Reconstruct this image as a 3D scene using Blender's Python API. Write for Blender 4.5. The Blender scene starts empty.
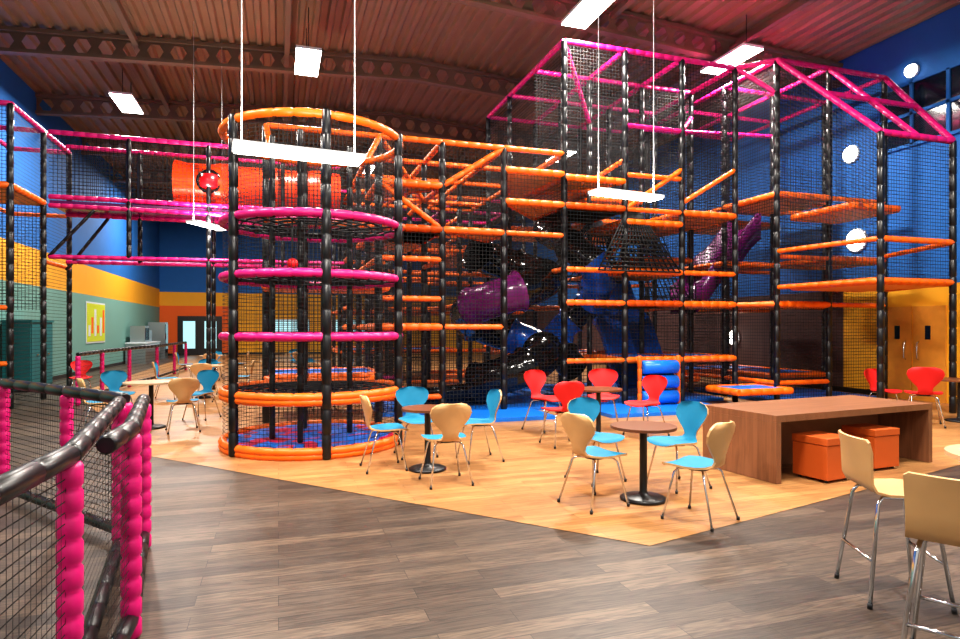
import bpy, math, random
from mathutils import Vector, Matrix
random.seed(11)
TH=math.radians(18)
CT,ST=math.cos(TH),math.sin(TH)
def R(X,Y):            # survey coords (camera facing) -> room coords
    return (CT*X+ST*Y, -ST*X+CT*Y)
scene=bpy.context.scene
COL=scene.collection

# ---------------------------------------------------------------- materials
def lin(c):
    return tuple(((v/255)/12.92 if v/255<=0.04045 else ((v/255+0.055)/1.055)**2.4) for v in c)+(1.0,)
def mat(name,rgb,rough=0.5,metal=0.0,emis=0,bump=0,bscale=30,spec=0.5,vary=0.0):
    m=bpy.data.materials.new(name); m.use_nodes=True
    nt=m.node_tree; b=nt.nodes['Principled BSDF']
    b.inputs['Base Color'].default_value=lin(rgb)
    b.inputs['Roughness'].default_value=rough
    b.inputs['Metallic'].default_value=metal
    b.inputs['Specular IOR Level'].default_value=spec
    if emis:
        b.inputs['Emission Color'].default_value=lin(rgb)
        b.inputs['Emission Strength'].default_value=emis
    if bump or vary:
        tc=nt.nodes.new('ShaderNodeTexCoord')
        n=nt.nodes.new('ShaderNodeTexNoise'); n.inputs['Scale'].default_value=bscale
        nt.links.new(tc.outputs['Object'],n.inputs['Vector'])
        if bump:
            bp=nt.nodes.new('ShaderNodeBump'); bp.inputs['Strength'].default_value=bump
            nt.links.new(n.outputs['Fac'],bp.inputs['Height']); nt.links.new(bp.outputs['Normal'],b.inputs['Normal'])
        if vary:
            mx=nt.nodes.new('ShaderNodeMix'); mx.data_type='RGBA'
            c=lin(rgb); mx.inputs[6].default_value=tuple(v*(1-vary) for v in c[:3])+(1,)
            mx.inputs[7].default_value=tuple(min(1,v*(1+vary)) for v in c[:3])+(1,)
            nt.links.new(n.outputs['Fac'],mx.inputs[0]); nt.links.new(mx.outputs[2],b.inputs['Base Color'])
    return m
def plank(name,c1,c2,cd,w=1.3,h=0.17,rough=0.42,grain=(1.2,22,1),mixf=0.75,lo=(0.45,0.42,0.4,1),dist=1.6,mortar=.0022):
    m=bpy.data.materials.new(name); m.use_nodes=True
    nt=m.node_tree; b=nt.nodes['Principled BSDF']; N=nt.nodes; L=nt.links
    tc=N.new('ShaderNodeTexCoord')
    br=N.new('ShaderNodeTexBrick'); br.offset=0.37; br.inputs['Scale'].default_value=1
    br.inputs['Brick Width'].default_value=w; br.inputs['Row Height'].default_value=h
    br.inputs['Mortar Size'].default_value=mortar; br.inputs['Mortar Smooth'].default_value=0.2
    br.inputs['Color1'].default_value=lin(c1); br.inputs['Color2'].default_value=lin(c2); br.inputs['Mortar'].default_value=lin(cd)
    L.new(tc.outputs['Object'],br.inputs['Vector'])
    b2=N.new('ShaderNodeTexBrick'); b2.offset=0.37; b2.inputs['Scale'].default_value=1
    b2.inputs['Brick Width'].default_value=w; b2.inputs['Row Height'].default_value=h; b2.inputs['Mortar Size'].default_value=0
    b2.inputs['Color1'].default_value=(0,0,0,1); b2.inputs['Color2'].default_value=(1,1,1,1)
    L.new(tc.outputs['Object'],b2.inputs['Vector'])
    sc=N.new('ShaderNodeVectorMath'); sc.operation='SCALE'; sc.inputs['Scale'].default_value=37.0
    L.new(b2.outputs['Color'],sc.inputs[0])
    mp=N.new('ShaderNodeMapping'); mp.inputs['Scale'].default_value=grain
    L.new(tc.outputs['Object'],mp.inputs['Vector'])
    ad=N.new('ShaderNodeVectorMath'); ad.operation='ADD'
    L.new(mp.outputs[0],ad.inputs[0]); L.new(sc.outputs[0],ad.inputs[1])
    n=N.new('ShaderNodeTexNoise'); n.inputs['Scale'].default_value=1.6; n.inputs['Detail'].default_value=6; n.inputs['Distortion'].default_value=dist
    L.new(ad.outputs[0],n.inputs['Vector'])
    rp=N.new('ShaderNodeValToRGB'); rp.color_ramp.elements[0].position=0.36; rp.color_ramp.elements[0].color=lo
    rp.color_ramp.elements[1].position=0.62; rp.color_ramp.elements[1].color=(1.15,1.12,1.1,1)
    L.new(n.outputs['Fac'],rp.inputs[0])
    mx=N.new('ShaderNodeMix'); mx.data_type='RGBA'; mx.blend_type='MULTIPLY'; mx.inputs[0].default_value=mixf
    L.new(br.outputs['Color'],mx.inputs[6]); L.new(rp.outputs[0],mx.inputs[7])
    L.new(mx.outputs[2],b.inputs['Base Color'])
    b.inputs['Roughness'].default_value=rough
    bp=N.new('ShaderNodeBump'); bp.inputs['Strength'].default_value=0.12; bp.inputs['Distance'].default_value=0.01
    L.new(n.outputs['Fac'],bp.inputs['Height']); L.new(bp.outputs['Normal'],b.inputs['Normal'])
    return m
M={}
M['black']=mat('black_vinyl',(17,17,20),0.34,bump=0.15,bscale=40)
M['orange']=mat('orange_vinyl',(238,106,10),0.42,bump=0.1,bscale=40)
M['pink']=mat('pink_vinyl',(202,14,108),0.42,bump=0.1,bscale=40)
M['blue']=mat('blue_mat_vinyl',(10,112,215),0.38,bump=0.08,bscale=12)
M['net']=mat('black_net',(10,10,13),0.7)
M['tan']=mat('deck_plywood',(245,152,66),0.6,vary=0.15,bscale=6)
M['wallblue']=mat('wall_blue_paint',(22,96,168),0.75,vary=0.08,bscale=3)
M['yellow']=mat('wall_yellow_paint',(226,162,34),0.7,vary=0.05,bscale=3)
M['doorwood']=mat('door_orange_wood',(208,138,48),0.5,vary=0.12,bscale=8)
M['wallorange']=mat('wall_orange_paint',(226,98,24),0.7)
M['wallgreen']=mat('wall_pale_green_paint',(110,156,148),0.7)
M['plum']=mat('wall_plum_paint',(78,50,48),0.7,vary=0.1,bscale=3)
M['ceil']=mat('ceiling_brown_metal',(128,102,78),0.45,vary=0.15,bscale=2)
M['beam']=mat('beam_brown_paint',(112,92,74),0.5)
M['lamp']=mat('lamp_diffuser',(255,250,240),0.5,emis=14)
M['lampmetal']=mat('lamp_housing',(225,228,230),0.4)
M['chrome']=mat('chrome',(210,212,215),0.15,1.0)
M['birch']=mat('birch_plywood',(204,160,108),0.4,vary=0.12,bscale=5)
M['seatblue']=mat('seat_blue_fabric',(0,120,156),0.7,bump=0.15,bscale=200)
M['seatred']=mat('seat_red_fabric',(206,20,22),0.65,bump=0.15,bscale=200)
M['dark']=mat('dark_iron',(24,24,26),0.4)
M['walnut']=plank('walnut_laminate',(136,92,64),(130,88,62),(120,76,50),w=9,h=3,rough=0.38,grain=(.8,14,1.2),mixf=.6,lo=(.6,.56,.52,1),dist=.6,mortar=0)
M['cherry']=mat('table_cherry_laminate',(112,66,40),0.35,vary=0.2,bscale=6)
M['paleoak']=mat('table_pale_laminate',(196,160,122),0.35,vary=0.08,bscale=6)
M['ottoman']=mat('ottoman_orange_leather',(198,92,34),0.5,bump=0.1,bscale=30)
M['glass']=mat('window_glass',(16,28,44),0.1)
M['brightglass']=mat('window_lit_glass',(170,220,230),0.2,emis=0.8)
M['white']=mat('white_trim',(205,215,220),0.5)
M['steel']=mat('stainless_steel',(170,175,180),0.3,0.9)
M['teal']=mat('cabinet_teal',(16,108,114),0.5)
M['lime']=mat('noticeboard_lime',(190,205,50),0.6)
M['purple']=mat('slide_purple_plastic',(104,26,96),0.22)
M['slideblue']=mat('slide_blue_plastic',(12,84,180),0.2)
M['slideblack']=mat('slide_black_plastic',(12,12,14),0.12)
M['tubeorange']=mat('tube_orange_plastic',(244,66,14),0.25)
M['red']=mat('red_plastic',(220,20,30),0.3)
M['floord']=plank('floor_dark_oak_vinyl',(98,82,68),(56,46,39),(30,25,22),lo=(.34,.32,.3,1),mixf=.9,w=1.25,h=.15,rough=.46,grain=(1.4,16,1),dist=2.4)
M['floorl']=plank('floor_light_oak_vinyl',(186,138,88),(160,114,70),(116,80,48),w=1.2,h=0.12,rough=0.38,lo=(.52,.48,.44,1),mixf=.65)
def splat():
    m=bpy.data.materials.new('pod_floor_splat'); m.use_nodes=True; nt=m.node_tree; b=nt.nodes['Principled BSDF']
    tc=nt.nodes.new('ShaderNodeTexCoord'); n=nt.nodes.new('ShaderNodeTexNoise'); n.inputs['Scale'].default_value=2.6; n.inputs['Detail'].default_value=1
    n.inputs['Distortion'].default_value=1.0
    r=nt.nodes.new('ShaderNodeValToRGB'); r.color_ramp.interpolation='CONSTANT'
    r.color_ramp.elements[0].color=lin((10,116,222)); r.color_ramp.elements[1].position=0.55; r.color_ramp.elements[1].color=lin((200,30,80))
    nt.links.new(tc.outputs['Object'],n.inputs['Vector']); nt.links.new(n.outputs['Fac'],r.inputs[0]); nt.links.new(r.outputs[0],b.inputs['Base Color'])
    b.inputs['Roughness'].default_value=0.35
    return m
M['splat']=splat()

# ---------------------------------------------------------------- mesh builder
class B:
    def __init__(s): s.v=[];s.f=[];s.m=[];s.sm=[];s.mats=[]
    def mi(s,k):
        if k not in s.mats: s.mats.append(k)
        return s.mats.index(k)
    def add(s,vs,fs,k,smooth=False):
        o=len(s.v); s.v+= [tuple(v) for v in vs]; i=s.mi(k)
        for f in fs:
            s.f.append([o+a for a in f]); s.m.append(i); s.sm.append(smooth)
    def box(s,lo,hi,k,rot=None,org=(0,0,0)):
        x0,y0,z0=lo;x1,y1,z1=hi
        vs=[(x0,y0,z0),(x1,y0,z0),(x1,y1,z0),(x0,y1,z0),(x0,y0,z1),(x1,y0,z1),(x1,y1,z1),(x0,y1,z1)]
        if rot is not None: vs=[tuple(Matrix.Rotation(rot,3,'Z')@Vector(v)+Vector(org)) for v in vs]
        s.add(vs,[(0,3,2,1),(4,5,6,7),(0,1,5,4),(1,2,6,5),(2,3,7,6),(3,0,4,7)],k)
    def sweep(s,path,rad,k,sides=8,closed=False,cap=True,kf=None):
        P=[Vector(p) for p in path]; n=len(P)
        if not hasattr(rad,'__len__'): rad=[rad]*n
        vs=[]; prev=None
        for i in range(n):
            if closed: t=(P[(i+1)%n]-P[i-1])
            else: t=P[min(i+1,n-1)]-P[max(i-1,0)]
            t.normalize()
            if prev is None:
                u=Vector((0,0,1)) if abs(t.z)<0.9 else Vector((1,0,0))
            else: u=prev
            a=(u-t*u.dot(t)).normalized(); b=t.cross(a); prev=a
            for j in range(sides):
                an=2*math.pi*j/sides
                vs.append(P[i]+(a*math.cos(an)+b*math.sin(an))*rad[i])
        m=n if closed else n-1
        if kf is None:
            fs=[]
            for i in range(m):
                for j in range(sides):
                    fs.append((i*sides+j,i*sides+(j+1)%sides,((i+1)%n)*sides+(j+1)%sides,((i+1)%n)*sides+j))
            s.add(vs,fs,k,True)
        else:
            o=len(s.v); s.v+=[tuple(v) for v in vs]
            for i in range(m):
                ii=s.mi(kf(i))
                for j in range(sides):
                    s.f.append([o+i*sides+j,o+i*sides+(j+1)%sides,o+((i+1)%n)*sides+(j+1)%sides,o+((i+1)%n)*sides+j]); s.m.append(ii); s.sm.append(True)
        if cap and not closed:
            o=len(s.v)-len(vs)
            ik=s.mi(k)
            s.f.append([o+j for j in range(sides)][::-1]); s.m.append(ik); s.sm.append(False)
            s.f.append([o+(n-1)*sides+j for j in range(sides)]); s.m.append(ik); s.sm.append(False)
    def foam(s,p0,p1,r,k,pitch=0.24,sides=8):
        p0=Vector(p0);p1=Vector(p1);L=(p1-p0).length
        if L<0.05: return
        n=max(1,round(L/pitch)); path=[];rad=[]
        for i in range(n):
            a=i/n;b_=(i+1)/n;e=0.018/L
            path+=[p0.lerp(p1,a),p0.lerp(p1,min(a+e,1)),p0.lerp(p1,b_-e)]; rad+=[r*0.78,r,r]
        path.append(p1);rad.append(r*0.78)
        s.sweep(path,rad,k,sides)
    def foamring(s,c,R_,r,k,pitch=0.24,sides=8,N=None):
        n=round(2*math.pi*R_/pitch); path=[];rad=[]
        for i in range(n):
            for d,rr in ((0,0.78),(0.12,1),(0.5,1.0),(0.88,1)):
                a=2*math.pi*(i+d)/n
                path.append((c[0]+R_*math.cos(a),c[1]+R_*math.sin(a),c[2])); rad.append(r*rr)
        s.sweep(path,rad,k,sides,closed=True)
    def strip(s,a,b,w,k,nrm):
        a=Vector(a);b=Vector(b);t=(b-a)
        if t.length<1e-4: return
        o=t.normalized().cross(nrm).normalized()*(w/2)
        s.add([a-o,b-o,b+o,a+o],[(0,1,2,3)],k)
    def net(s,A,Bb,C,D,d=0.075,w=0.008,k='net'):
        A,Bb,C,D=map(Vector,(A,Bb,C,D))
        nrm=(Bb-A).cross(D-A)
        if nrm.length<1e-6: return
        nrm.normalize()
        n1=max(1,round((Bb-A).length/d)); n2=max(1,round((D-A).length/d))
        for i in range(1,n1): s.strip(A.lerp(Bb,i/n1),D.lerp(C,i/n1),w,k,nrm)
        for j in range(1,n2): s.strip(A.lerp(D,j/n2),Bb.lerp(C,j/n2),w,k,nrm)
    def disc(s,c,r,z0,z1,k,n=32,kt=None):
        vs=[(c[0]+r*math.cos(2*math.pi*i/n),c[1]+r*math.sin(2*math.pi*i/n),z) for z in (z0,z1) for i in range(n)]
        s.add(vs,[(i,(i+1)%n,n+(i+1)%n,n+i) for i in range(n)],k,True)
        s.add(vs,[tuple(range(n))[::-1]],k); s.add(vs,[tuple(range(n,2*n))],kt or k)
    def lathe(s,c,prof,k,n=24):
        vs=[];m=len(prof)
        for r,z in prof:
            for i in range(n): vs.append((c[0]+r*math.cos(2*math.pi*i/n),c[1]+r*math.sin(2*math.pi*i/n),c[2]+z))
        fs=[(a*n+i,a*n+(i+1)%n,(a+1)*n+(i+1)%n,(a+1)*n+i) for a in range(m-1) for i in range(n)]
        s.add(vs,fs,k,True)
    def mesh(s,name):
        me=bpy.data.meshes.new(name); me.from_pydata(s.v,[],s.f)
        for k in s.mats: me.materials.append(M[k])
        me.polygons.foreach_set('material_index',s.m); me.polygons.foreach_set('use_smooth',s.sm); me.update()
        return me
    def obj(s,name,loc=(0,0,0),rz=0,parent=None):
        o=bpy.data.objects.new(name,s.mesh(name)); COL.objects.link(o); o.location=loc; o.rotation_euler=(0,0,rz)
        if parent: o.parent=parent
        return o
def place(name,me,loc,rz=0):
    o=bpy.data.objects.new(name,me); COL.objects.link(o); o.location=loc; o.rotation_euler=(0,0,rz); return o

# ---------------------------------------------------------------- room shell
PL,PR,QB,QF=-6.56,13.5,39.9,-5.0
EAVE,RIDGE,PRG=8.3,8.85,3.5
b=B(); b.box((PL-.2,QF,-0.2),(PR+.2,QB+.2,0),'floord'); b.obj('floor')
b=B()
fl=[(-4.9,40),(-4.7,18),(-4.2,16),(-1.55,8.65),(2.59,3.94),(7.57,5.15),(13.5,5.9),(13.5,39.9)]
b.add([(x,y,0.004) for x,y in fl],[tuple(range(len(fl)))],'floorl'); b.obj('floor_light_oak_area')
b=B()
b.box((PL-.2,QF,0),(PL,QB,2.8),'wallgreen'); b.box((PL-.2,QF,2.8),(PL,QB,3.85),'yellow'); b.box((PL-.2,QF,3.85),(PL,QB,EAVE+.2),'wallblue'); b.obj('wall_left')
b=B()
b.box((PR,QF,0),(PR+.2,12.0,2.55),'yellow'); b.box((PR,12.0,0),(PR+.2,QB,2.55),'plum'); b.box((PR,QF,2.55),(PR+.2,QB,EAVE+.2),'wallblue'); b.obj('wall_right')
b=B()
b.box((PL,QB,0),(-2.5,QB+.2,2.9),'wallorange'); b.box((-2.5,QB,0),(PR,QB+.2,2.9),'yellow'); b.box((PL,QB,2.9),(PR,QB+.2,3.7),'yellow'); b.box((PL,QB,3.7),(PR,QB+.2,9.0),'wallblue'); b.obj('wall_back')
b=B(); b.box((PL,QF,0),(PL+.03,QB,.12),'dark'); b.obj('baseboard_left')
b=B(); b.box((PR-.03,QF,0),(PR,QB,.12),'dark'); b.obj('baseboard_right')
b=B(); b.box((PL,QB-.03,0),(PR,QB,.12),'dark'); b.obj('baseboard_back')
def ceilz(p): return RIDGE-(RIDGE-EAVE)*abs(p-PRG)/(10.03)
b=B(); vs=[]; x=PL-.2; prof=[]
while x<PR+.2:
    for dx,dz in ((0,0),(0.14,0),(0.18,-0.07),(0.28,-0.07),(0.32,0)):
        prof.append((x+dx,ceilz(x+dx)+dz+.05))
    x+=0.32
for (px,pz) in prof: vs+= [(px,QF,pz),(px,QB+.2,pz)]
b.add(vs,[(2*i,2*i+1,2*i+3,2*i+2) for i in range(len(prof)-1)],'ceil')
b.box((PL-.2,QF,9.3),(PR+.2,QB+.2,9.4),'ceil'); b.obj('ceiling')
for q in (3.5,7.8,12.1,16.4,20.7,25.0,29.3,33.6):
    b=B()
    for (pa,pb) in ((PL,PRG),(PRG,PR)):
        za,zb=ceilz(pa)-.05,ceilz(pb)-.05
        for off,h in ((0,.08),(-.48,.08)):
            b.add([(pa,q-.1,za+off-h),(pb,q-.1,zb+off-h),(pb,q+.1,zb+off-h),(pa,q+.1,za+off-h),(pa,q-.1,za+off),(pb,q-.1,zb+off),(pb,q+.1,zb+off),(pa,q+.1,za+off)],[(0,3,2,1),(4,5,6,7),(0,1,5,4),(1,2,6,5),(2,3,7,6),(3,0,4,7)],'beam')
        n=20
        for i in range(n):
            f=lambda t,o:(pa+(pb-pa)*(i+t)/n,q,za+(zb-za)*(i+t)/n+o)
            T,Bm,Md=-.07,-.49,-.28
            O=[f(0,T),f(1,T),f(1,Md),f(1,Bm),f(0,Bm),f(0,Md)]
            H=[f(.32,T-.05),f(.68,T-.05),f(.86,Md),f(.68,Bm+.05),f(.32,Bm+.05),f(.14,Md)]
            b.add(O+H,[(j,(j+1)%6,6+(j+1)%6,6+j) for j in range(6)],'beam')
    b.obj('ceiling_truss')
for p in (-3.2,.2,7,10.3):
    b=B(); z=ceilz(p)-.1; b.box((p-.06,QF,z-.14),(p+.06,QB,z),'beam'); b.obj('ceiling_purlin')
def wallwin(name,axis,pos,a0,a1,z0,z1,nx,kglass,nz=1,fr='white'):
    b=B()
    def bx(s0,s1,za,zb,d0,d1,k):
        if axis=='x': b.box((min(pos+d0,pos+d1),s0,za),(max(pos+d0,pos+d1),s1,zb),k)
        else: b.box((s0,min(pos+d0,pos+d1),za),(s1,max(pos+d0,pos+d1),zb),k)
    bx(a0,a1,z0,z1,0,-.02,kglass)
    for i in range(nx+1):
        s=a0+(a1-a0)*i/nx; bx(s-.035,s+.035,z0,z1,0,-.06,fr)
    for i in range(nz+1):
        z=z0+(z1-z0)*i/nz; bx(a0,a1,z-.035,z+.035,0,-.06,fr)
    return b.obj(name)
wallwin('window_1','x',PR,8.6,11.0,5.7,7.1,3,'glass',2,'wallblue')
wallwin('window_2','y',QB,-.9,1.8,1.0,2.1,3,'brightglass')
wallwin('window_3','y',QB,3.2,5.6,1.0,2.1,3,'brightglass')
b=B(); b.box((PR-.06,9.35,0),(PR-.001,10.95,2.15),'yellow')
b.box((PR-.09,9.42,0),(PR-.05,10.13,2.08),'doorwood'); b.box((PR-.09,10.17,0),(PR-.05,10.88,2.08),'doorwood')
for q in (10.0,10.3): b.sweep([(PR-.09,q,.9),(PR-.15,q,.93),(PR-.15,q,1.27),(PR-.09,q,1.3)],.015,'chrome')
for q in (9.8,10.5): b.box((PR-.095,q-.06,1.35),(PR-.088,q+.06,1.65),'glass')
b.obj('door_1')
b=B(); b.box((-5.6,QB-.1,0),(-3.2,QB-.001,2.3),'dark')
for x0 in (-5.5,-4.35): b.box((x0,QB-.13,.05),(x0+1.05,QB-.1,2.2),'dark'); b.box((x0+.2,QB-.14,.4),(x0+.85,QB-.13,2.0),'brightglass')
b.obj('door_2')
for (q,z,r) in ((11.75,5.9,.2),(11.6,3.75,.26),(15.9,1.3,.22),(10.2,7.35,.14)):
    b=B()
    vs=[];n=20
    for i,(rr,d) in enumerate(((r*1.12,0),(r*1.12,.05),(r,.06),(r*.85,.11),(r*.5,.15),(0.01,.16))):
        for j in range(n): vs.append((PR-d,q+rr*math.cos(2*math.pi*j/n),z+rr*math.sin(2*math.pi*j/n)))
    for a in range(5): b.add(vs,[(a*n+i,a*n+(i+1)%n,(a+1)*n+(i+1)%n,(a+1)*n+i) for i in range(n)],'lampmetal' if a<2 else 'lamp',True)
    b.obj('wall_light')

# ---------------------------------------------------------------- lamps
def area(name,loc,sx,sy,W,col=(1,.94,.85)):
    l=bpy.data.lights.new(name,'AREA'); l.shape='RECTANGLE'; l.size=sx; l.size_y=sy; l.energy=W; l.color=col
    o=bpy.data.objects.new(name,l); COL.objects.link(o); o.location=loc; return o
LZ=7.7
def ceilinglight(p,q,W=680,z=LZ):
    b=B(); b.box((-.27,-.72,-.02),(.27,.72,.04),'lampmetal'); b.box((-.26,-.71,-.045),(.26,.71,-.02),'lamp')
    for y in (-.5,.5): b.sweep([(0,y,.04),(0,y,ceilz(p)-z)],.01,'dark',6)
    o=b.obj('ceiling_light',(p,q,z))
    a=area('ceiling_light_lamp',(0,0,-.06),.45,1.35,W); a.parent=o
for (X,Y) in ((-3.95,14.2),(-9.57,16.8),(2.1,11.8),(5.7,14.1)):
    ceilinglight(*R(X,Y))
for (p,q) in ((-3.5,7.5),(2.5,3.6),(8.8,4.2),(3.2,24.0),(-4,30),(9.5,20.0)):  # first three are out of view, added to light the hall
    ceilinglight(p,q)
for (p,q) in ((-2.5,-1),(5.5,-2)): ceilinglight(p,q,340)
def hanging(X,Y,z,L,rot,W,up=90):
    p,q=R(X,Y); b=B()
    b.box((-L/2,-.15,0),(L/2,.15,.045),'lampmetal'); b.box((-L/2+.02,-.135,-.014),(L/2-.02,.135,0),'lamp')
    top=ceilz(p)-z
    for sx in (-L/2+.08,L/2-.08): b.sweep([(sx,0,.045),(sx,0,top)],.0045,'lampmetal',6)
    o=b.obj('pendant_panel_light',(p,q,z),rot)
    a=area('pendant_lamp',(0,0,-.03),L,.24,W); a.parent=o
    a=area('added_ceiling_fill',(0,0,.06),L,.2,up); a.parent=o; a.rotation_euler=(math.pi,0,0)  # upward fill lamp added above the panel to brighten the ceiling
hanging(-1.74,6.0,3.27,1.22,math.radians(6),60,120)
hanging(2.2,9.3,3.58,1.2,math.radians(8),60,120)
hanging(-6.4,14.6,4.0,1.2,math.radians(60),50,120)
w=bpy.data.worlds.new('world'); scene.world=w; w.use_nodes=True
w.node_tree.nodes['Background'].inputs[0].default_value=(1,.95,.9,1); w.node_tree.nodes['Background'].inputs[1].default_value=0.7

# ---------------------------------------------------------------- pod
PC=(.47,8.93); PRad=1.18
b=B()
b.disc(PC,PRad-.04,0.006,.1,'blue',40,'splat')
for z,k in ((.1,'orange'),(.76,'orange'),(1.49,'pink'),(2.27,'pink'),(3.0,'pink'),(4.2,'orange')):
    b.foamring((PC[0],PC[1],z),PRad,.055,k)
    if k=='orange' and z<1: b.foamring((PC[0],PC[1],z-.06),PRad,.05,k)
NP=6; a0=math.radians(-86)
for i in range(NP):
    a=a0+2*math.pi*i/NP
    b.foam((PC[0]+(PRad+.03)*math.cos(a),PC[1]+(PRad+.03)*math.sin(a),.01),(PC[0]+(PRad+.03)*math.cos(a),PC[1]+(PRad+.03)*math.sin(a),4.25),.058,'black',.3,10)
NF=24
for i in range(NF):
    a,c=a0+2*math.pi*i/NF,a0+2*math.pi*(i+1)/NF
    A=(PC[0]+PRad*math.cos(a),PC[1]+PRad*math.sin(a)); C=(PC[0]+PRad*math.cos(c),PC[1]+PRad*math.sin(c))
    b.net((*A,.1),(*C,.1),(*C,4.2),(*A,4.2),.052,.0055)
for z in (.76,1.49,2.27,3.0):
    for i in range(16):
        a=2*math.pi*i/16; b.sweep([(PC[0]+.2*math.cos(a),PC[1]+.2*math.sin(a),z-.06),(PC[0]+PRad*math.cos(a),PC[1]+PRad*math.sin(a),z)],.014,'net',4)
    for rr in (.2,.35,.5,.65,.8,.95,1.07):
        if z>0.8 and rr<.45: continue
        b.sweep([(PC[0]+rr*math.cos(2*math.pi*i/24),PC[1]+rr*math.sin(2*math.pi*i/24),z-.05*(1-rr)) for i in range(24)],.014,'net',4,closed=True)
for dx,dy in ((-.55,-.1),(.5,.1),(-.1,.7),(-.2,-.5)):
    b.foam((PC[0]+dx,PC[1]+dy,.1),(PC[0]+dx,PC[1]+dy,4.2),.04,'black',.3)
b.sweep([(PC[0]-.3,PC[1]-.7,2.3),(PC[0]-.3,PC[1]-.7,3.0)],.008,'net',4)
b.lathe((PC[0]-.3,PC[1]-.7,2.42),[(.07*math.sin(t*math.pi/8)+.001,-.07*math.cos(t*math.pi/8)) for t in range(9)],'red',12)
b.obj('climbing_pod')

# ---------------------------------------------------------------- climbing frame
SPC=(4.55,12.3)
fr=B()
NW=.0095
def deck(p0,p1,q0,q1,z,edge='orange',r=.07):
    fr.box((p0+.03,q0+.03,z-.04),(p1-.03,q1-.03,z+.045),'blue')
    fr.box((p0+.03,q0+.03,z-.065),(p1-.03,q1-.03,z-.041),'tan')
    for a,c in (((p0,q0),(p1,q0)),((p1,q0),(p1,q1)),((p1,q1),(p0,q1)),((p0,q1),(p0,q0))):
        fr.foam((*a,z),(*c,z),r,edge)
def tri(A,C,D,z,edge='orange'):
    fr.add([(*A,z+.04),(*C,z+.04),(*D,z+.04)],[(0,1,2)],'blue'); fr.add([(*A,z-.04),(*C,z-.04),(*D,z-.04)],[(0,2,1)],'tan')
    for a,c in ((A,C),(C,D),(D,A)): fr.foam((*a,z),(*c,z),.068,edge)
def near(p,q,d=1.15): return math.hypot(p-SPC[0],q-SPC[1])<d
def block(ps,qs,levels,zt,top,rail,dens,netd=.07,front=True,left=True,pitch=.32,railp=.3,edgep=.8,skipe=()):
    for p in ps:
        for q in qs:
            if near(p,q): continue
            fr.foam((p,q,.01),(p,q,zt),.062,'black',pitch)
    for i,p in enumerate(ps):
        for j,q in enumerate(qs):
            if i+1<len(ps): fr.foam((p,q,zt),(ps[i+1],q,zt),.056,top)
            if j+1<len(qs): fr.foam((p,q,zt),(p,qs[j+1],zt),.056,top)
    for z in levels:
        for i,p in enumerate(ps):
            for j,q in enumerate(qs):
                edge=(j==0)
                if edge and i in skipe and z not in (3.4,): continue
                if i+1<len(ps) and z<zt-.2 and (random.random()<(edgep if edge else railp)) and not (near(p,q,1.0) and j>0):
                    fr.foam((p,q,z),(ps[i+1],q,z),.052,rail if random.random()>.05 else 'pink')
                if j+1<len(qs) and z<zt-.2 and random.random()<railp and not near(p,q,1.0):
                    fr.foam((p,q,z),(p,qs[j+1],z),.052,rail)
                if i+1<len(ps) and j+1<len(qs):
                    cp,cq=(p+ps[i+1])/2,(q+qs[j+1])/2
                    if z<zt-.9 and random.random()<dens and not near(cp,cq,1.5):
                        deck(p,ps[i+1],q,qs[j+1],z,rail)
    if front:
        q=qs[0]
        for i in range(len(ps)-1):
            fr.net((ps[i],q,.1),(ps[i+1],q,.1),(ps[i+1],q,zt),(ps[i],q,zt),netd,NW if i not in skipe else .006)
    if left:
        p=ps[0]
        for j in range(len(qs)-1):
            fr.net((p,qs[j],.1),(p,qs[j+1],.1),(p,qs[j+1],zt),(p,qs[j],zt),netd,NW)
    for i in range(len(ps)-1):
        for j in range(1,len(qs)):
            if random.random()<.8 and not near(ps[i],qs[j],1.6):
                z0=random.choice(levels); z1=min(zt,z0+2.4)
                fr.net((ps[i],qs[j],z0),(ps[i+1],qs[j],z0),(ps[i+1],qs[j],z1),(ps[i],qs[j],z1),netd,NW)
psA=[5.3,6.65,8.0,9.35]; qsA=[11.0,12.5,14.0,15.6]
block(psA,qsA,[.95,2.1,2.75,4.0,4.7],7.2,'pink','orange',.22,edgep=.5)
for j in (1,3):
    for i in range(3): fr.net((psA[i],qsA[j],4.7),(psA[i+1],qsA[j],4.7),(psA[i+1],qsA[j],7.2),(psA[i],qsA[j],7.2),.07,NW)
for j in range(3): fr.net((9.35,qsA[j],.1),(9.35,qsA[j+1],.1),(9.35,qsA[j+1],7.2),(9.35,qsA[j],7.2),.075,NW)
for i in range(3):
    fr.foam((psA[i],11.0,2.1),(psA[i+1],11.0,2.1),.06,'orange')
    fr.foam((psA[i],11.0,2.75),(psA[i+1],11.0,2.75),.055,'orange')
deck(5.3,6.65,11.0,12.5,4.0); deck(6.65,8.0,12.5,14.0,4.5); deck(8.0,9.35,11.0,12.5,4.0); deck(6.65,8.0,11,12.5,3.75)
deck(6.65,8.0,11.0,12.5,2.1); deck(8.0,9.35,11.0,12.5,2.1); deck(8.0,9.35,12.5,14.0,3.2)
tri((4.05,11.0),(5.3,11.0),(5.3,12.5),4.0); tri((4.05,11.0),(5.3,11.0),(5.3,14.0),4.6); tri((5.3,11),(6.65,11),(5.3,12.5),4.55)
deck(8.6,9.9,10.0,10.95,.33)
for (a,c) in (((5.3,12.5,4.0),(6.65,11.0,5.0)),((6.65,11.0,4.0),(8,11.0,4.9)),((8,11,4.2),(9.35,11,5.0)),((6.65,12.5,2.8),(8,12.5,4.0))):
    fr.foam(a,c,.052,'orange')
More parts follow.
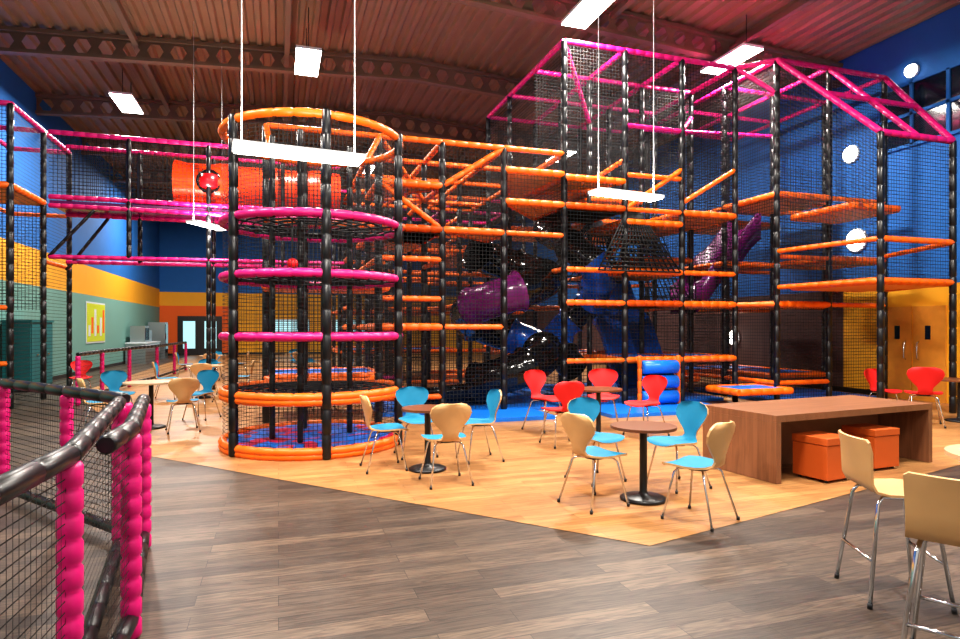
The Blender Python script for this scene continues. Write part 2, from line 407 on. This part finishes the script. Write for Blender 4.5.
for (a,c) in (((5.3,11.0,7.2),(6.65,12.5,6.2)),((6.65,11,5.7),(8,11,5.7)),((8,11,5.7),(9.35,12.5,6.6)),((9.35,11,7.2),(9.9,10.4,6.5)),((8,12.5,6.2),(11.3,12,6.2))):
    fr.foam(a,c,.05,'pink')
psB=[1.7,2.85,4.05,5.3]; qsB=[11.0,12.5,14.0,15.6,17.2]
block(psB,qsB,[.35,1.62,2.13,2.85,3.4,4.2],5.0,'orange','orange',.2,edgep=.62,skipe=(2,))
tri((1.7,11.0),(2.85,11.0),(1.7,12.5),4.2); tri((2.85,11.0),(4.05,11.0),(4.05,12.0),3.4); deck(1.7,2.85,11,12.5,3.4)
for a,c in (((1.7,11,5.0),(2.85,12.5,4.2)),((2.85,11,4.2),(4.05,11,5.0)),((1.7,11,4.2),(2.85,11,3.4))): fr.foam(a,c,.052,'orange')
psC=[1.7,3.2,5.3,7.5]; qsC=[18.5,20.5,22.5]
block(psC,qsC,[.9,2.1,3.3,4.4],5.6,'pink','orange',.2,front=True,left=False)
for (p,q) in ((-.2,11.0),(.75,11.0)):
    fr.foam((p,q,.01),(p,q,5.0),.062,'black',.45)
for z in (.76,2.27,3.4,5.0):
    fr.foam((-.2,11.0,z),(1.7,11.0,z),.052,'orange')
    fr.foam((-.2,11.0,z),(-.1,10.2,z if z<4.5 else 4.3),.05,'orange')
    fr.foam((1.7,11.0,z),(1.35,10.0,z if z<4.5 else 4.3),.05,'orange')
fr.net((-.2,11,.1),(1.7,11,.1),(1.7,11,5),(-.2,11,5),.07,.008)
deck(-.2,1.7,10.25,11.0,2.27); deck(-.2,1.7,11.0,12.5,.76)
psD=[9.9,11.3,12.9]; qsD=[10.4,12.0,13.6,15.2]
block(psD,qsD,[.45,2.1,3.1,4.4],7.2,'pink','orange',.36,left=True,railp=.4)
deck(9.9,11.3,10.4,12.0,4.4); deck(11.3,12.9,12,13.6,4.7)
fr.foam((9.35,11,7.2),(9.9,10.4,7.2),.05,'pink')
fr.foam((9.35,11,2.1),(9.9,10.4,2.1),.05,'orange')
for (p,q) in ((10.2,8.3),(12.0,8.3)): fr.foam((p,q,.01),(p,q,5.1),.062,'black',.32,10)
for pf,pb in ((10.2,9.9),(11.1,11.3),(12.0,12.9)):
    fr.foam((pf,8.3,5.1),(pb,10.4,7.2),.06,'pink')
fr.foam((10.2,8.3,5.1),(12.0,8.3,5.1),.06,'pink'); fr.foam((10.05,9.35,6.15),(12.45,9.35,6.15),.055,'pink')
for z in (2.45,3.2):
    fr.foam((10.2,8.3,z),(12.0,8.3,z),.055,'orange'); fr.foam((12.0,8.3,z),(12.9,10.4,z),.05,'orange'); fr.foam((10.2,8.3,z),(9.9,10.4,z),.05,'orange')
fr.net((10.2,8.3,2.45),(12,8.3,2.45),(12,8.3,5.1),(10.2,8.3,5.1),.065,.009)
fr.net((10.2,8.3,2.45),(9.9,10.4,2.45),(9.9,10.4,7.2),(10.2,8.3,5.1),.065,.009)
fr.net((10.2,8.3,5.1),(12,8.3,5.1),(12.9,10.4,7.2),(9.9,10.4,7.2),.07,.009)
deck(10.2,12.0,8.35,10.3,2.45); deck(10.2,11.4,8.9,10.3,3.9)
deck(8.4,9.8,12.8,14.0,.35)
def cargo(A,Bq,C,D,n=9,r=.018):
    A,Bq,C,D=map(Vector,(A,Bq,C,D))
    for i in range(n+1):
        t=i/n
        fr.sweep([A.lerp(Bq,t),D.lerp(C,t)],r,'net',4); fr.sweep([A.lerp(D,t),Bq.lerp(C,t)],r,'net',4)
cargo((6.0,10.9,2.75),(7.9,10.9,2.75),(6.95,11.0,4.0),(6.7,11.0,4.0),14)
cargo((5.8,13.2,2.7),(7.9,13.2,2.7),(6.9,12.4,4.0),(6.6,12.4,4.0),12)
cargo((8.1,12.4,2.1),(9.3,12.4,2.1),(9.3,13.9,4.4),(8.1,13.9,4.4),10)
for (x0,x1,y0,y1,k) in ((1.75,5.2,11.1,15.5,'blue'),(5.35,9.3,11.3,15.5,'blue'),(5.6,8.3,9.7,11.2,'blue'),(2.9,4.6,9.9,11.05,'blue'),(9.95,12.8,10.5,13.5,'blue')):
    fr.box((x0,y0,.006),(x1,y1,.07),k)
fr.box((5.7,11.4,.071),(6.5,12.4,.085),'red')
fr.obj('soft_play_climbing_frame')
fr=B()
psL=[-6.25,-5.0]; qsL=[14.4,16.2,18.0]
block(psL,qsL,[.9,2.0,3.1,4.4],6.0,'pink','orange',.3,left=False)
for j in range(2): fr.net((-5,qsL[j],.1),(-5,qsL[j+1],.1),(-5,qsL[j+1],6),(-5,qsL[j],6),.08,NW)
fr.obj('soft_play_tower')
fr=B()
for q in (16.2,17.4):
    for z in (4.35,4.55,6.0): fr.foam((-4.9,q,z),(1.6,q,z),.055,'pink')
    fr.foam((-4.9,q,3.2),(1.6,q,3.25),.05,'pink')
    fr.net((-4.9,q,4.5),(1.6,q,4.5),(1.6,q,6.0),(-4.9,q,6.0),.085,NW)
fr.box((-4.9,16.25,4.38),(1.6,17.35,4.48),'purple')
for p in (-3.3,-1.6,.1):
    for q in (16.2,17.4): fr.foam((p,q,3.2),(p,q,6.0),.055,'black',.32)
for p in (-1.6,):
    for q in (16.2,17.4): fr.foam((p,q,.01),(p,q,3.2),.055,'black',.32)
for a,c in (((-4.9,16.2,3.2),(-4.0,16.2,4.3)),((-4.9,17.4,3.0),(-4,17.4,4.3))): fr.foam(a,c,.04,'black')
fr.obj('play_bridge')

# spiral slide
b=B(); path=[];rad=[]; N=99
for i in range(N+1):
    t=i/N; a=math.radians(-150)+t*2*math.pi*1.75; r=.8
    z=.5+2.75*t
    path.append((SPC[0]+r*math.cos(a),SPC[1]+r*math.sin(a),z)); rad.append(.44 if i%11==0 else .37)
cols=['slideblack','slideblack','slideblue','slideblack','slideblack','purple','slideblack','slideblack','slideblack']
b.sweep(path,rad,'slideblack',16,kf=lambda i:cols[(i//11)%9],cap=False)
ch=[(SPC[0]-.62,SPC[1]-.36),(SPC[0]-.9,SPC[1]-.1),(SPC[0]-1.35,SPC[1]+.0),(SPC[0]-1.9,SPC[1]-.1)]
vs=[];n=10
for k_,(x,y) in enumerate(ch):
    zc=.42-.04*k_
    for j in range(n+1):
        an=math.pi*(1+j/n)
        vs.append((x,y+.4*math.cos(an),zc+.34*math.sin(an)))
b.add(vs,[(k_*(n+1)+j,k_*(n+1)+j+1,(k_+1)*(n+1)+j+1,(k_+1)*(n+1)+j) for k_ in range(3) for j in range(n)],'slideblack',True)
for s_ in (0,n):
    b.sweep([vs[k_*(n+1)+s_] for k_ in range(4)],.035,'slideblack',8)
b.obj('spiral_tube_slide')
b=B()
ctr=[(6.0,13.3,3.9),(5.95,12.7,3.7),(6.0,12.2,3.4),(6.3,11.8,3.0),(6.6,12.0,2.6),(6.7,12.5,2.2),(6.45,13.0,1.8),(6.05,12.9,1.4),(5.95,12.4,1.0),(6.1,12.0,.65)]
pp=[];rr=[]
for i in range(len(ctr)-1):
    for k_ in range(6):
        p=[Vector(ctr[max(0,i-1)]),Vector(ctr[i]),Vector(ctr[i+1]),Vector(ctr[min(len(ctr)-1,i+2)])]; t=k_/6
        pp.append(.5*((2*p[1])+(p[2]-p[0])*t+(2*p[0]-5*p[1]+4*p[2]-p[3])*t*t+(3*p[1]-p[0]-3*p[2]+p[3])*t**3)); rr.append(.38 if k_==0 else .32)
b.sweep(pp,rr,'slideblack',14,kf=lambda i:('slideblack','slideblack','slideblack','slideblue','slideblue','slideblack','slideblue','slideblue','slideblack')[(i//6)%9],cap=False); b.obj('tube_slide')
def chute(name,p0,p1,k,w=.6,waves=2,amp=.12,n=30,hs=.25,skirt=.08):
    b=B(); p0=Vector(p0);p1=Vector(p1); d=(p1-p0); side=Vector((-d.y,d.x,0)).normalized()*w/2; vs=[]
    for i in range(n+1):
        t=i/n; c=p0+d*t+Vector((0,0,amp*math.sin(t*2*math.pi*waves)))
        for s_,h in ((-1.05,hs),(-1,0),(1,0),(1.05,hs),(1.15,hs),(1.1,-skirt),(-1.1,-skirt),(-1.15,hs)):
            vs.append(c+side*s_+Vector((0,0,h)))
    fs=[(i*8+j,i*8+(j+1)%8,(i+1)*8+(j+1)%8,(i+1)*8+j) for i in range(n) for j in range(8)]
    b.add(vs,fs,k,True); return b.obj(name)
chute('wavy_slide',(7.5,14.5,3.2),(7.4,11.9,.35),'slideblue')
chute('wavy_slide',(8.2,14.5,3.2),(8.1,11.9,.35),'slideblue')
chute('purple_slide',(11.2,12.8,4.1),(9.4,12.9,2.3),'purple',1.0,2,.05,hs=.35,skirt=.35)
b=B()
for i,z in enumerate((.22,.52,.82)):
    y=10.7
    b.sweep([(6.85,y,z),(6.86,y,z),(7.64,y,z),(7.65,y,z)],[.09,.135,.135,.09],'blue',14)
for x in (6.8,7.7): b.foam((x,10.7,.07),(x,10.7,1.05),.045,'orange')
b.obj('roller_squeeze')
b=B()
b.sweep([(-2.4+i*.28,16.8,5.15) for i in range(15)],[.52 if i%4 else .58 for i in range(15)],'tubeorange',20,cap=False)
b.sweep([(-1.6+.26*math.cos(t*math.pi/8),16.28,5.15+.26*math.sin(t*math.pi/8)) for t in range(16)],.035,'slideblack',6,closed=True)
b.lathe((-1.6,16.32,5.15),[(.01,-.2),(.2,-.15),(.22,0),(.2,.15),(.01,.2)],'red',16)
b.obj('crawl_tube')

# ---------------------------------------------------------------- chairs
def chair_mesh(seat,back='birch'):
    b=B()
    prof=[(.235,.425,.26),(.225,.44,.36),(.19,.452,.42),(.1,.455,.45),(0,.45,.45),(-.08,.447,.40),(-.14,.45,.28),(-.18,.465,.19),(-.205,.50,.16),(-.215,.55,.19),(-.225,.61,.29),(-.24,.68,.40),(-.255,.74,.44),(-.27,.79,.41),(-.28,.825,.32),(-.283,.84,.20)]
    n=10; F=[];Bk=[]
    for i,(y,z,w) in enumerate(prof):
        a=prof[max(0,i-1)];c=prof[min(len(prof)-1,i+1)]
        t=Vector((0,c[0]-a[0],c[1]-a[1])).normalized(); nr=Vector((0,t.z,-t.y)); nr=-nr if nr.z<0 or (i>8 and nr.y<0) else nr
        bk=min(1,max(0,(i-7)/4))
        for j in range(n+1):
            s=-1+2*j/n
            base=Vector((w/2*s,y+.05*bk*s*s,z+.012*(1-bk)*s*s))
            F.append(base+nr*.012); Bk.append(base-nr*.006)
    m=len(prof); g=lambda i,j:i*(n+1)+j
    fs=[(g(i,j),g(i,j+1),g(i+1,j+1),g(i+1,j)) for i in range(m-1) for j in range(n)]
    b.add(F,fs,seat,True); b.add(Bk,[f[::-1] for f in fs],back,True)
    loop=[g(0,j) for j in range(n+1)]+[g(i,n) for i in range(1,m)]+[g(m-1,j) for j in range(n-1,-1,-1)]+[g(i,0) for i in range(m-2,0,-1)]
    vs=[F[i] for i in loop]+[Bk[i] for i in loop]; L=len(loop)
    b.add(vs,[(i,(i+1)%L,L+(i+1)%L,L+i) for i in range(L)],back)
    for sx in (-1,1):
        for sy,fy in ((1,.2),(-1,-.24)):
            b.sweep([(sx*.03,sy*.05,.425),(sx*.12,sy*.11,.425),(sx*.15,sy*.13,.40),(sx*.22,fy,.008)],.0095,'chrome',8)
            b.sweep([(sx*.22,fy,.003),(sx*.219,fy,.03)],.014,'dark',8)
    b.disc((0,0),.09,.42,.44,'dark',16)
    return b.mesh('dining_chair_mesh')
CB=chair_mesh('seatblue'); CR=chair_mesh('seatred','seatred')
def chair(me,X,Y,face,s=1.0):
    p,q=R(X,Y); rz=math.radians(face-18-90)
    o=place('dining_chair',me,(p,q,.004),rz); o.scale=(s,s,s)
def table(X,Y,r=.36,h=.72,top='cherry'):
    b=B(); b.lathe((0,0,0),[(.01,.004),(.21,.004),(.215,.02),(.18,.035),(.05,.05),(.035,.08),(.035,h-.05),(.12,h-.035),(.12,h-.026)],'dark')
    b.disc((0,0),r,h-.026,h,top,40)
    p,q=R(X,Y); b.obj('cafe_table',(p,q,.004))
table(-.59,6.99,.29,.70)
chair(CB,-1.08,7.05,20); chair(CB,-.80,7.75,-70); chair(CB,-.02,7.5,200); chair(CB,-.36,6.42,110)
table(1.52,5.77,.30,.69)
chair(CB,1.04,5.62,32,1.0); chair(CB,1.22,6.5,-60); chair(CB,1.98,6.25,205); chair(CB,1.82,5.18,132,1.0)
table(1.72,9.0,.34)
chair(CR,1.02,9.7,-50,1.1); chair(CR,1.12,8.5,110,1.05); chair(CR,1.98,9.95,260,1.1); chair(CR,2.45,9.2,215,1.05)
table(8.2,10.6,.4); chair(CR,7.3,10.2,60,1.15); chair(CR,7.35,11.3,-70); chair(CR,8.0,9.5,95,1.1)
table(-5.25,9.9,.4,.74,'paleoak')
chair(CB,-6.3,10.8,-40); chair(CB,-4.9,10.9,-100); chair(CB,-4.6,9.6,120); chair(CB,-5.85,9.5,40)
for (X,Y) in ((-6.3,14.2),(-8.4,19.5),(-4.0,14.5),(-6.2,21)):
    table(X,Y,.4,.74,'paleoak')
    for a in (20,110,200,290):
        chair(CB,X+.8*math.cos(math.radians(a)),Y+.8*math.sin(math.radians(a)),a+180)
chair(CR,-3.1,12.2,200); chair(CR,-9.2,14.3,-60)

# ---------------------------------------------------------------- big wooden table + ottomans
b=B(); L_,W_=2.58,1.02
b.box((0,0,.63),(L_,W_,.70),'walnut'); b.box((0.0,0,0.004),(.07,W_,.629),'walnut'); b.box((L_-.07,0,.004),(L_,W_,.629),'walnut')
b.box((.07,.60,.004),(L_-.07,.66,.629),'walnut')
p,q=R(3.02,6.32); o=b.obj('long_wooden_table',(p,q,.004),math.radians(6))
def ottoman(X,Y,rot):
    b=B(); b.box((-.2,-.2,.03),(.2,.2,.38),'ottoman'); b.box((-.205,-.205,.385),(.205,.205,.46),'ottoman')
    for x in (-.15,.15):
        for y in (-.15,.15): b.disc((x,y),.02,.0,.03,'dark',10)
    p,q=R(X,Y); o=b.obj('ottoman_cube',(p,q,.004),rot)
    m=o.modifiers.new('bev','BEVEL'); m.width=.02; m.segments=3
ottoman(3.64,6.60,math.radians(8)); ottoman(4.50,7.15,math.radians(4))

# ---------------------------------------------------------------- high stools
def stool(X,Y,face):
    b=B(); h=.64
    prof=[(.21,h-.02,.36),(.2,h,.40),(.1,h+.005,.41),(0,h,.41),(-.1,h,.41),(-.17,h+.015,.40),(-.205,h+.06,.39),(-.22,h+.14,.39),(-.235,h+.24,.40),(-.25,h+.30,.40),(-.254,h+.315,.36)]
    n=8;F=[];K=[]
    for i,(y,z,w) in enumerate(prof):
        a=prof[max(0,i-1)];c=prof[min(len(prof)-1,i+1)]; t=Vector((0,c[0]-a[0],c[1]-a[1])).normalized()
        nr=Vector((0,t.z,-t.y)); nr=-nr if nr.z<0 or (i>6 and nr.y<0) else nr
        bk=min(1,max(0,(i-5)/3))
        for j in range(n+1):
            s=-1+2*j/n; base=Vector((w/2*s,y+.035*bk*s*s,z)); F.append(base+nr*.007);K.append(base-nr*.007)
    m=len(prof); g=lambda i,j:i*(n+1)+j
    fs=[(g(i,j),g(i,j+1),g(i+1,j+1),g(i+1,j)) for i in range(m-1) for j in range(n)]
    b.add(F,fs,'birch',True); b.add(K,[f[::-1] for f in fs],'birch',True)
    loop=[g(0,j) for j in range(n+1)]+[g(i,n) for i in range(1,m)]+[g(m-1,j) for j in range(n-1,-1,-1)]+[g(i,0) for i in range(m-2,0,-1)]
    L=len(loop); b.add([F[i] for i in loop]+[K[i] for i in loop],[(i,(i+1)%L,L+(i+1)%L,L+i) for i in range(L)],'birch')
    for sx in (-1,1):
        b.sweep([(sx*.22,.22,.01),(sx*.16,.15,h-.06),(sx*.15,.12,h-.02),(sx*.15,-.12,h-.02),(sx*.16,-.15,h-.06),(sx*.22,-.22,.01)],.0115,'chrome',10)
        for sy in (-1,1): b.sweep([(sx*.22,sy*.22,.0),(sx*.218,sy*.218,.03)],.015,'dark',8)
    b.sweep([(-.15,0,h-.02),(.15,0,h-.02)],.01,'chrome',8)
    k=.193; zf=.26
    b.sweep([(-k,k,zf),(k,k,zf)],.01,'chrome',8); b.sweep([(-k,-k,zf),(k,-k,zf)],.01,'chrome',8)
    p,q=R(X,Y); o=b.obj('bar_stool',(p,q,0.0),math.radians(face-18-90))
stool(2.47,3.72,-8); stool(2.20,2.82,48)
b=B(); b.lathe((0,0,0),[(.01,.0),(.25,.0),(.25,.02),(.05,.04),(.04,.08),(.04,.84),(.15,.85)],'chrome'); b.disc((0,0),.38,.855,.88,'paleoak',48)
p,q=R(3.08,3.48); b.obj('high_table',(p,q,0))

# ---------------------------------------------------------------- foreground fences
def fence(pts,h=1.08,posts='pink',rail='black',nd=.045,name='net_fence',postsat=None,rr=.045,pr=.05):
    b=B()
    for i,(X,Y) in enumerate(pts):
        p,q=R(X,Y)
        if postsat is None or i in postsat:
            b.foam((p,q,.003),(p,q,h-.03),pr,posts,.1,12)
    for i in range(len(pts)-1):
        A=R(*pts[i]);C=R(*pts[i+1])
        b.foam((*A,h),(*C,h),rr,rail,.3,12)
        b.foam((*A,.1),(*C,.1),rr*.9,rail,.3,10)
        b.net((*A,.1),(*C,.1),(*C,h),(*A,h),nd,.0058)
    return b.obj(name)
fence([(-1.44,1.6),(-1.68,2.54),(-2.53,4.35)],name='net_fence')
fence([(-1.66,2.75),(-1.80,3.2),(-2.44,4.5)],name='net_fence',postsat=[1,2])
fence([(-2.60,4.55),(-3.4,5.1),(-4.5,5.86),(-6.6,7.2)],name='net_fence')
fence([(-8.3,12.8),(-8.9,14.6),(-9.5,16.8),(-9.9,19),(-10.6,21.5),(-11.2,23.6)],h=1.05,nd=.09,name='net_fence')

# ---------------------------------------------------------------- left wall furniture
b=B(); b.box((0,0,.05),(.6,1.6,1.75),'teal'); b.box((.05,.05,.0),(.55,1.55,.05),'dark'); b.box((-.02,-.02,1.75),(.64,1.62,1.8),'teal')
for y in (.05,.83): b.box((.6,y,.1),(.62,y+.72,1.7),'teal'); b.box((.62,y+.3,.9),(.64,y+.42,.93),'chrome')
b.obj('teal_cabinet',(-6.5,18.2,0))
b=B(); b.box((0,0,1.1),(.03,2.4,2.5),'lime'); b.box((0.005,-.06,1.04),(.02,2.46,2.56),'white')
for i in range(6):
    b.box((.03,.15+.38*i,1.3+.1*(i%2)),(.035,.4+.38*i,1.7+.3*(i%3)),'wallorange' if i%2 else 'white')
b.obj('noticeboard',(PL+.002,25.5,0))
b=B(); b.box((0,0,.0),(.8,3.5,.9),'steel'); b.box((-.01,-.03,.9),(.85,3.53,.95),'white'); b.box((.1,.4,.95),(.7,1.4,1.7),'steel'); b.box((.7,.5,1.05),(.72,1.3,1.6),'glass'); b.box((.1,1.8,.95),(.6,2.6,1.5),'steel'); b.obj('drinks_counter',(PL+.1,31,0))
b=B(); b.box((0,0,0),(.8,.9,1.9),'steel'); b.box((.8,.08,.3),(.82,.82,1.8),'glass'); b.box((.82,.1,1.0),(.85,.13,1.3),'chrome'); b.obj('drinks_fridge',(PL+.1,36,0))

# ---------------------------------------------------------------- camera
cd=bpy.data.cameras.new('camera'); cam=bpy.data.objects.new('camera',cd); COL.objects.link(cam)
cam.location=(0,0,1.6); cam.rotation_euler=(math.radians(90),0,-TH)
cd.sensor_width=36; cd.lens=620/960*36; cd.shift_y=8.5/960; cd.clip_end=200
scene.camera=cam
scene.view_settings.view_transform='Standard'
try: scene.view_settings.look='Medium High Contrast'
except Exception as e: print('look',e)
scene.view_settings.exposure=0.0
